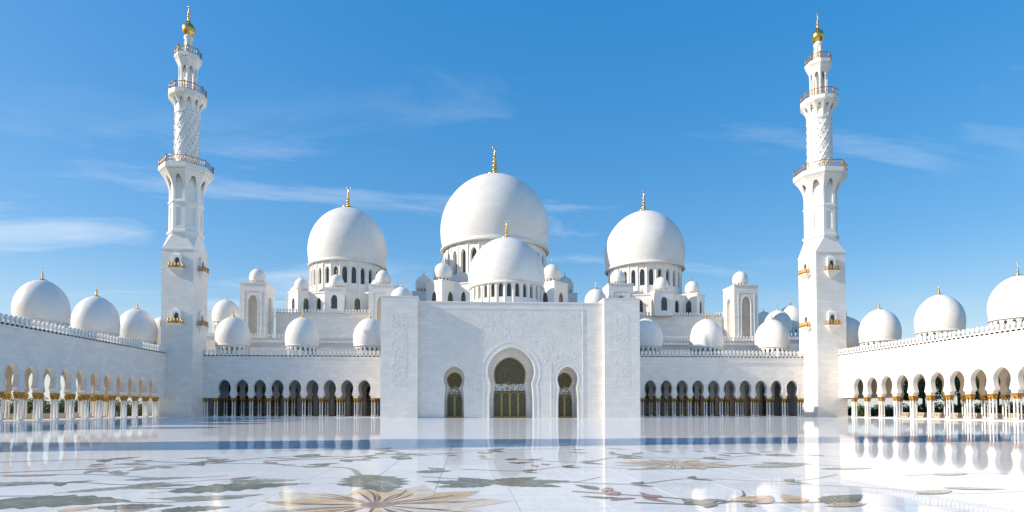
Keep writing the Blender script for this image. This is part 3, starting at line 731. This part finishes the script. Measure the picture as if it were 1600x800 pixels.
side_arcade(1, 84.0, YR, YR[0]-2, 141.2, 'sunlit side arcade of keyhole arches running towards the right minaret', [(90.8, y) for y in (82, 100, 117.7, 135.6, 148, 159)], 164)

# ================================================================== MINARETS
def rail(m, n, R, z0, z1, ph, pitch=.55, th=.06):
    P = [(R*cos(ph+2*pi*k/n), R*sin(ph+2*pi*k/n)) for k in range(n)]
    for k in range(n):
        a = Vector(P[k]); c = Vector(P[(k+1) % n]); L = (c-a).length; q = max(2, int(L/pitch))
        m.tube([(a.x, a.y, z0), (a.x, a.y, z1+.25)], th*2.2, 6)
        for zz, tt in ((z0+.12, th), (z1, th*1.3), ((z0+z1)/2, th*.8)): m.tube([(a.x, a.y, zz), (c.x, c.y, zz)], tt, 4)
        for i in range(1, q):
            p = a.lerp(c, i/q); m.tube([(p.x, p.y, z0), (p.x, p.y, z1)], th*.8, 4)
def make_minaret():
    t = thing('minaret', 'x', 'minaret', (0, 0, 0)); hw = 3.8
    m = MB(); m.box(-hw, hw, -hw, hw, 0, 42.0); m.box(-hw-.12, hw+.12, -hw-.12, hw+.12, 42.0, 42.4); m.box(-hw-.1, hw+.1, -hw-.1, hw+.1, 0, .5)
    part('shaft', m, t, mat='marble_wall')
    ap = 3.55; T8 = tan(pi/8)
    m = MB()                                                   # square turning into an octagon
    oc = [(ap/cos(pi/8)*cos(pi/8+k*pi/4), ap/cos(pi/8)*sin(pi/8+k*pi/4), 46.3) for k in range(8)]
    sq = [(hw, hw, 42.4), (-hw, hw, 42.4), (-hw, -hw, 42.4), (hw, -hw, 42.4)]
    for k in range(4):
        m.add([sq[k], oc[2*k], oc[2*k+1]], [(0, 1, 2)])
        m.add([sq[k], oc[2*k+1], oc[(2*k+2) % 8], sq[(k+1) % 4]], [(0, 1, 2, 3)])
    R8 = 1/cos(pi/8)
    m.lathe([((ap+.05)*R8, 46.3), ((ap+.35)*R8, 46.6), ((ap+.35)*R8, 47.2), (ap*R8, 47.4)], 8, smooth=False, ph=pi/8)
    part('shoulder', m, t, mat='marble_trim')
    m = MB(); m.lathe([((ap-.16)*R8, 46.4), ((ap-.16)*R8, 64)], 8, smooth=False, ph=pi/8)
    for k in range(8):
        m.panel(ap*T8, 47.3, 54.9, [(48.6, .72), (53.6, .72), (53.61, 0)], .3, facet(ap, k*pi/4))
    m.lathe([((ap)*R8, 54.9), ((ap+.22)*R8, 55.05), ((ap+.22)*R8, 55.45), (ap*R8, 55.6)], 8, smooth=False, ph=pi/8)
    fl = lambda z: ap+(0 if z < 58.2 else 1.95*((z-58.2)/5.1)**1.9)
    pr = arch(55.9, 58.7, 62.2, .98)
    for k in range(8):
        m.panel(lambda z: fl(z)*T8, 55.6, 63.3, pr, .45, facet(fl, k*pi/4), [58.2+.4*i for i in range(13)])
    part('octagon_stage', m, t, mat='marble_trim')
    def gallery(name, n, r0, z0, z1, zr, ph, pitch):
        q = MB(); k = 1/cos(pi/n) if n == 8 else 1
        q.lathe([((r0-.35)*k, z0-.02), (r0*k, z0+.15), ((r0+.22)*k, z0+.4), ((r0+.22)*k, z1)], n, smooth=False, ph=ph)
        o = part('gallery', q, t, mat='marble_trim'); g = MB(); rail(g, n if n <= 16 else 16, (r0+.02)*k, z1, zr, ph, pitch); sub('railing', g.mesh('railing', 'bronze_rail'), o)
    gallery('gallery', 8, 5.55, 63.3, 64.8, 66.5, pi/8, .5)
    m = MB(); m.lathe([(2.8, 64.7), (2.8, 82)], 32)
    for k in range(10):                                        # spiral bands with leaves
        pts = [(2.82*cos(2*pi*k/10+u*2.3), 2.82*sin(2*pi*k/10+u*2.3), 65.2+u*12.6) for u in [i/22 for i in range(23)]]
        m.tube(pts, .07, 5)
        for i in range(1, 22):
            a = 2*pi*k/10+i/22*2.3+.16; z = 65.2+i/22*12.6; c_ = (2.82*cos(a), 2.82*sin(a)); e_ = (2.84*cos(a+.16*(1 if i % 2 else -.6)), 2.84*sin(a+.16*(1 if i % 2 else -.6)))
            m.tube([(c_[0], c_[1], z), (e_[0]*1.03, e_[1]*1.03, z+.35), (e_[0], e_[1], z+.75)], [.03, .09, .02], 4)
    m.lathe([(2.85, 77.7), (3.0, 77.85), (3.0, 78.1), (2.85, 78.2)], 32, smooth=False, caps=False)
    part('spiral_stage', m, t, mat='marble_trim')
    f2 = lambda z: 2.86+(0 if z < 79 else 1.5*((z-79)/2.5)**1.8)
    m = MB()
    for k in range(12): m.panel(lambda z: f2(z)*tan(pi/12), 78.2, 81.4, arch(78.4, 79.4, 81.0, .52), .3, facet(f2, k*pi/6), [79+.3*i for i in range(8)])
    part('corbel_ring', m, t, mat='marble_trim')
    gallery('gallery', 12, 4.2, 81.4, 82.6, 84.3, pi/12, .45)
    m = MB(); m.lathe([(.95, 82.5), (.95, 91)], 16)
    for k in range(8):
        a = pi/8+k*pi/4; m.lathe([(.36, 82.5), (.36, 82.9), (.26, 83.1), (.24, 88.6), (.34, 88.9), (.36, 89.1)], 8, (1.85*cos(a), 1.85*sin(a), 0))
    f3 = lambda z: 1.95+(0 if z < 89.0 else .85*((z-89.0)/2.2)**1.6)
    for k in range(8): m.panel(lambda z: f3(z)*T8, 87.6, 91.2, arch(87.6, 88.2, 89.6, .5), .35, facet(f3, k*pi/4), [89+.3*i for i in range(8)])
    part('lantern', m, t, mat='marble_trim')
    gallery('gallery', 8, 2.7, 91.2, 92.3, 93.8, pi/8, .4)
    m = MB(); m.lathe([(1.25, 92.2), (1.2, 93.5), (1.0, 93.8), (.85, 96.4), (1.1, 96.8), (1.1, 97.1), (.7, 97.6)], 16)
    for k in range(8): a = k*pi/4; m.tube([(1.08*cos(a), 1.08*sin(a), 93.6), (.88*cos(a), .88*sin(a), 96.5)], .1, 4)
    part('neck', m, t, mat='marble_trim')
    m = MB(); m.lathe([(.6, 97.4)]+[(1.5*cos(-pi/2+.4+(pi-.5)*i/16), 99.05+1.5*sin(-pi/2+.4+(pi-.5)*i/16)) for i in range(17)], 28); part('golden_ball', m, t, mat='gold')
    WARP[0] = False; part('finial', finial_mesh(4.9, False), t, (0, 0, 100.5))
    # eight little oriel balconies on the square shaft
    q = MB()
    q.box(-1.65, 1.65, -1.35, 0, -.25, 0); q.add([(-1.6, -1.3, -.25), (1.6, -1.3, -.25), (1.6, 0, -.25), (-1.6, 0, -.25), (-.75, -.35, -1.2), (.75, -.35, -1.2), (.75, 0, -1.2), (-.75, 0, -1.2), (-.2, 0, -1.9), (.2, 0, -1.9)],
          [(0, 4, 5, 1), (0, 3, 7, 4), (1, 5, 6, 2), (4, 8, 9, 5), (4, 7, 8), (5, 9, 6)])
    q.panel(1.05, 0, 3.3, arch(.02, 1.9, 2.75, .62), .5, FLATX(0, -.5), ends=True)
    q.add([(-1.05, -.5, 3.3), (1.05, -.5, 3.3), (1.05, 0, 3.3), (-1.05, 0, 3.3), (0, -.3, 3.9), (0, 0, 3.9)], [(0, 1, 4), (0, 4, 5, 3), (1, 2, 5, 4)])
    bmesh_ = q.mesh('balcony', 'marble_trim')
    g = MB()
    for x in (-1.5, -.75, 0, .75, 1.5): g.tube([(x, -1.25, 0), (x, -1.25, 1.35)], .12, 6)
    for x in [i*.25-1.5 for i in range(13)]: g.tube([(x, -1.25, .05), (x, -1.25, 1.05)], .055, 4)
    for zz in (.12, .6, 1.08): g.tube([(-1.5, 0, zz), (-1.5, -1.25, zz), (1.5, -1.25, zz), (1.5, 0, zz)], .07, 4)
    for x in (-1.5, 1.5):
        for y in (-.9, -.6, -.3): g.tube([(x, y, 0), (x, y, 1.05)], .06, 4)
    gm = g.mesh('railing', 'gilt_rail')
    w = MB(); w.fill(arch(.02, 1.9, 2.75, .61), -.03, FLATX(0, 0)); wm_ = w.mesh('doorway', 'window_glass')
    for z in (22.8, 36.4):
        for k in range(4):
            a = k*pi/2; o = part('balcony', bmesh_, t, (hw*sin(a), -hw*cos(a), z), a); sub('railing', gm, o); sub('doorway', wm_, o)
    return t
WARP[0] = True; mn = make_minaret(); WARP[0] = False
spots = [((-81.0, 148, 0), 1.0, 'tall white minaret at left end of the front arcade, half in shade'),
         ((82.2, 144.9, 0), 1.018, 'tall white minaret at right end of the front arcade, brightly sunlit'),
         ((-86.0, 29.4, 0), 1.0, 'near minaret standing beyond the left frame edge, shadow crossing the floor')]
for i, (loc, s, lab) in enumerate(spots):
    o = mn if i == 0 else copy_tree(mn)
    o.location = loc; o.scale = (s, s, s); o['label'] = lab; o['group'] = 'courtyard minarets'

# ================================================================== PRAYER HALL
hall = thing('prayer_hall', 'great white prayer hall with stacked tiers and three large domes behind the arcades', 'mosque', (0, 168, 0))
def tier(x0, x1, y0, y1, z0, z1, par=1.6, sides=True):
    m = MB(); m.box(x0, x1, y0, y1, z0, z1); m.box(x0-.25, x1+.25, y0-.25, y1+.25, z1-1.0, z1-.6); part('tier_wall', m, hall, mat='marble_wall')
    m = MB(); parapet(m, FLATX(0, y0-.2), x0, x1, z1-.15, par, .95)
    m.box(x0, x1, y0-.15, y0+.2, z1+.02, z1+.3)
    if sides:
        for xx, fc in ((x0, FACENX), (x1, FACEPX)): parapet(m, fc(xx, 0), y0+.4, min(y1, y0+30), z1-.15, par, .95)
    part('crenellation', m, hall, mat='marble_trim', stuff=True)
tier(-76, 77, 168, 240, 0, 22.0, 1.9)
tier(-69, 72, 180, 236, 22.0, 31.4, 1.7)
m = MB(); m.box(-33, 33, 167, 180, 20, 30.5); part('tier_wall', m, hall, mat='marble_wall')
m = MB(); m.box(-104, -76.3, 172, 238, 0, 24.3); m.box(-104.2, -76.4, 171.8, 172.1, 23.2, 23.7); part('side_hall', m, hall, mat='marble_wall')
m = MB(); m.box(77.3, 106, 172, 238, 0, 24.3); m.box(77.4, 106.2, 171.8, 172.1, 23.2, 23.7); part('side_hall', m, hall, mat='marble_wall')
def small_dome(x, y, z, R, fin=None, n=14):
    make_dome(hall, (x, y, z), R, R*1.62, R*.62, R*.86, n, (R*.1, R*.32, R*.5, R*.12), fin or R*.75, b=.93, zm=R*.45, seg=32)
def turret(x, y, z0, z1, hw=3.8):
    m = MB(); pr = arch(z0+1.6, z1-6.0, z1-3.4, 1.35)
    for k, fc in enumerate((FLATX(x, y-hw), FACEPX(x+hw, y), FACENX(x-hw, y))):
        m.panel(hw, z0, z1, pr, .9, fc)
        fr = [(z0+.9, 2.45), (z1-2.2, 2.45), (z1-2.19, 0)]; m.rim(fr, 0, .14, -.08, .0, fc)
        m.rim(pr, .1, .25, -.06, 0, fc)
    m.box(x-hw+.05, x+hw-.05, y+hw-.9, y+hw, z0, z1-.02); m.box(x-hw-.15, x+hw+.15, y-hw-.15, y+hw+.15, z1, z1+.35)
    o = part('turret', m, hall, mat='marble_wall')
    m = MB()
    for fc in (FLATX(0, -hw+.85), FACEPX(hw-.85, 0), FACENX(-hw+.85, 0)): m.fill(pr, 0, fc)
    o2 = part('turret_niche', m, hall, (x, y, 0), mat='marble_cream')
    small_dome(x, y, z1+1.6, 2.35)
for x in (-73.9, -36.0): turret(x, 178, 22.0, 39.3)
for x in (75.6, 36.6): turret(x, 176, 22.0, 39.9)
for x in (-29.6, 28.6): small_dome(x, 171.5, 33.0, 3.3)
def domed_tier(cx, cy, zb, zt, apo, small_r, ring_r, zs, n8win, bast, R, H, drum_h, drum_r, zfoot, nwin, win, fin, label, b=.955):
    m = MB(); k8 = 1/cos(pi/8); T8 = tan(pi/8); hgt = zt-zb
    for k in range(8):                                         # octagonal tier with arched windows
        a = k*pi/4+pi/8
        ww = apo*T8; q = n8win
        for i in range(q):
            s0 = -ww+(i+.5)*2*ww/q; f0 = facet(apo, a); fq = (lambda s, t, z, s0=s0, f0=f0: f0(s+s0, t, z))
            m.panel(ww/q, 0, hgt, arch(hgt*.25, hgt*.6, hgt*.8, min(.9, ww/q*.45)), .6, fq)
    m.lathe([((apo-.7)*k8, hgt-.05), ((apo+.25)*k8, hgt), ((apo+.25)*k8, hgt+.4), (drum_r, hgt+.45)], 8, smooth=False, ph=0, caps=False)
    part('octagon_tier', m, hall, (cx, cy, zb), mat='marble_trim')
    m = MB(); m.lathe([((apo-.9)*k8, .3), ((apo-.9)*k8, hgt-.2)], 8, smooth=False, ph=0, caps=False); part('tier_glazing', m, hall, (cx, cy, zb), mat='window_glass')
    # bastions carrying the small domes
    bm_ = MB()
    for k in range(4):
        bm_.panel(bast, 0, hgt+.5, arch(hgt*.22, hgt*.58, hgt*.8, bast*.33), .4, facet(bast, k*pi/2))
    bm_.lathe([((bast+.2)*sqrt(2), hgt+.5), ((bast+.2)*sqrt(2), hgt+.85)], 4, smooth=False, ph=pi/4)
    bmm = bm_.mesh('bastion', 'marble_trim'); gq = MB()
    gq.fill(arch(hgt*.22, hgt*.58, hgt*.8, bast*.33), .35, facet(bast, 0))
    gqm = gq.mesh('window', 'window_glass')
    for k in range(8):
        a = -pi/2+k*pi/4
        if sin(a) > .5: continue
        x, y = cx+ring_r*cos(a), cy+ring_r*sin(a)
        o = part('bastion', bmm, hall, (x, y, zb), a); [sub('window', gqm, o, rz=q*pi/2) for q in (-1, 0, 1)]
        small_dome(x, y, zs, small_r)
    make_dome(hall, (cx, cy, zfoot), R, H, drum_h, drum_r, nwin, win, fin, b=b, zm=H*.25, panes=True, label=label, seg=96)
for sx_, cx, cy in ((-1, -51.3, 200), (1, 51.9, 198)):
    domed_tier(cx, cy, 31.4, 38.8, 16.0, 2.3, 17.2, 40.6, 3, 2.9, 13.3 if sx_ < 0 else 13.75, 20.6, 11.9, 12.3, 50.9, 26, (3.9, 7.7, 9.3, .8), 8.6, 'left of the two flanking great domes' if sx_ < 0 else 'right of the two flanking great domes')
domed_tier(0, 211, 30.0, 43.4, 24.0, 3.2, 26.0, 45.8, 4, 3.9, 20.0, 28.2, 15.9, 18.6, 60.2, 28, (4.4, 10.2, 12.6, 1.15), 13.0, 'largest central dome with tall golden finial')
m = MB(); m.box(-27, 27, 184, 236, 31.0, 34.5); m.box(-27.2, 27.2, 183.8, 236, 34.5, 34.9); part('tier_wall', m, hall, mat='marble_wall')
for (x, y, z, R) in ((-90.0, 195, 30.8, 4.4), (-95.5, 184, 28.2, 4.6), (-85, 210, 30.0, 3.8), (100.0, 190, 29.3, 4.7), (93.6, 196, 31.0, 3.0), (92, 184, 27.4, 4.2)):
    make_dome(hall, (x, y, z), R, R*1.72, z-24.2, R*.9, 18, ((z-24.2)*.45, (z-24.2)*.7, (z-24.2)*.85, .34), R*.5, b=.95, zm=R*.48, seg=40)

# ================================================================== GREENERY BEYOND THE SIDE ARCADES
def leaf_cloud(blobs, n, size, seed):
    r = random.Random(seed); vs = []; fs = []
    for _ in range(n):
        bx, by, bz, br_ = r.choice(blobs)
        while True:
            d = Vector((r.uniform(-1, 1), r.uniform(-1, 1), r.uniform(-1, 1)))
            if .05 < d.length < 1: break
        d = d.normalized()*(d.length**.45); c = Vector((bx, by, bz))+d*br_
        nr = (d+Vector((r.uniform(-.8, .8), r.uniform(-.8, .8), r.uniform(-.3, .9)))).normalized(); u = nr.orthogonal().normalized(); u.rotate(Matrix.Rotation(r.uniform(0, 6.28), 3, nr)); w = nr.cross(u)
        s = size*r.uniform(.6, 1.3); o = len(vs)
        vs += [c-u*s, c+w*s*.45+nr*s*.15, c+u*s, c-w*s*.45+nr*s*.15]; fs.append((o, o+1, o+2, o+3))
    m = MB(); m.add(vs, fs); return m
TREE = {}
def tree(x, y, h, seed, mat, label, group, s=1.0):
    t = thing('broadleaf_tree', label, 'tree', (x, y, -.35), group); key = (seed, h, mat)
    if key not in TREE:
        r = random.Random(seed); tr = MB(); top = h*.55
        tr.tube([(0, 0, 0), (.1, .05, h*.2), (.0, .15, h*.4), (.1, 0, top)], [h*.035, h*.027, h*.022, h*.012], 8); blobs = []
        for k in range(9):
            a = k*2.4+r.uniform(-.3, .3); rr = h*r.uniform(.10, .27); z = h*r.uniform(.42, .86); p = (rr*cos(a), rr*sin(a), z)
            tr.tube([(0, .1, h*r.uniform(.28, .5)), (p[0]*.5, p[1]*.5, z*.85), p], [h*.013, h*.009, h*.004], 5); blobs.append((*p, h*r.uniform(.11, .18)))
        TREE[key] = (tr.mesh('trunk', 'bark'), leaf_cloud(blobs, 4200, h*.022, seed).mesh('crown', mat))
    a, c = TREE[key]; part('trunk', a, t, (x, y, -.35)); part('crown', c, t, (x, y, -.35)); t.rotation_euler.z = seed*1.7 % 6.28; t.scale = (s, s, s)
def hedge(x, y, L, h, seed, label, group):
    t = thing('hedge', label, 'hedge', (x, y, -.35), group)
    def mk():
        r = random.Random(seed); bl = [(r.uniform(-.6, .6), -L/2+L*i/160, h*r.uniform(.2, .68), h*r.uniform(.28, .36)) for i in range(161) for _ in (0, 1)]
        return leaf_cloud(bl, 42000, .30, seed).mesh('foliage', 'leaf_dark')
    part('foliage', cached(('hedge', L, h, seed), mk), t, (x, y, -.35))
    def mks():
        m = MB()
        for i in range(40): m.tube([(0, -L/2+L*(i+.5)/40, 0), (.1, -L/2+L*(i+.5)/40, h*.6)], [.07, .03], 5)
        return m.mesh('stems', 'bark')
    part('stems', cached(('hstem', L, h), mks), t, (x, y, -.35))
hedge(-111, 150, 240, 6.0, 3, 'clipped dark green hedge seen between the left arcade columns', None)
hedge(110, 150, 240, 4.2, 6, 'low green hedge seen between the right arcade columns', None)
ORD = ['first', 'second', 'third', 'fourth', 'fifth', 'sixth', 'seventh', 'eighth', 'ninth', 'tenth', 'eleventh', 'twelfth', 'thirteenth', 'fourteenth', 'fifteenth', 'sixteenth', 'seventeenth']
spt = [(114, 64, 11.5), (118, 71, 14), (114, 78, 12), (116, 85, 14.5), (110, 93, 12.5), (118, 99, 14), (110, 105, 11), (118, 111, 14.5), (111, 117, 12.5), (119, 123, 15), (111, 129, 12), (120, 135, 15), (112, 141, 13), (121, 147, 15), (113, 153, 13), (122, 160, 15)]
for i, (x, y, h) in enumerate(spt):
    tree(x, y, h, 1+i % 5, 'leaf_dark' if i % 2 else 'leaf_mid', 'leafy green tree behind right arcade, %s counted from the right minaret' % ORD[len(spt)-1-i], 'trees outside the right arcade')
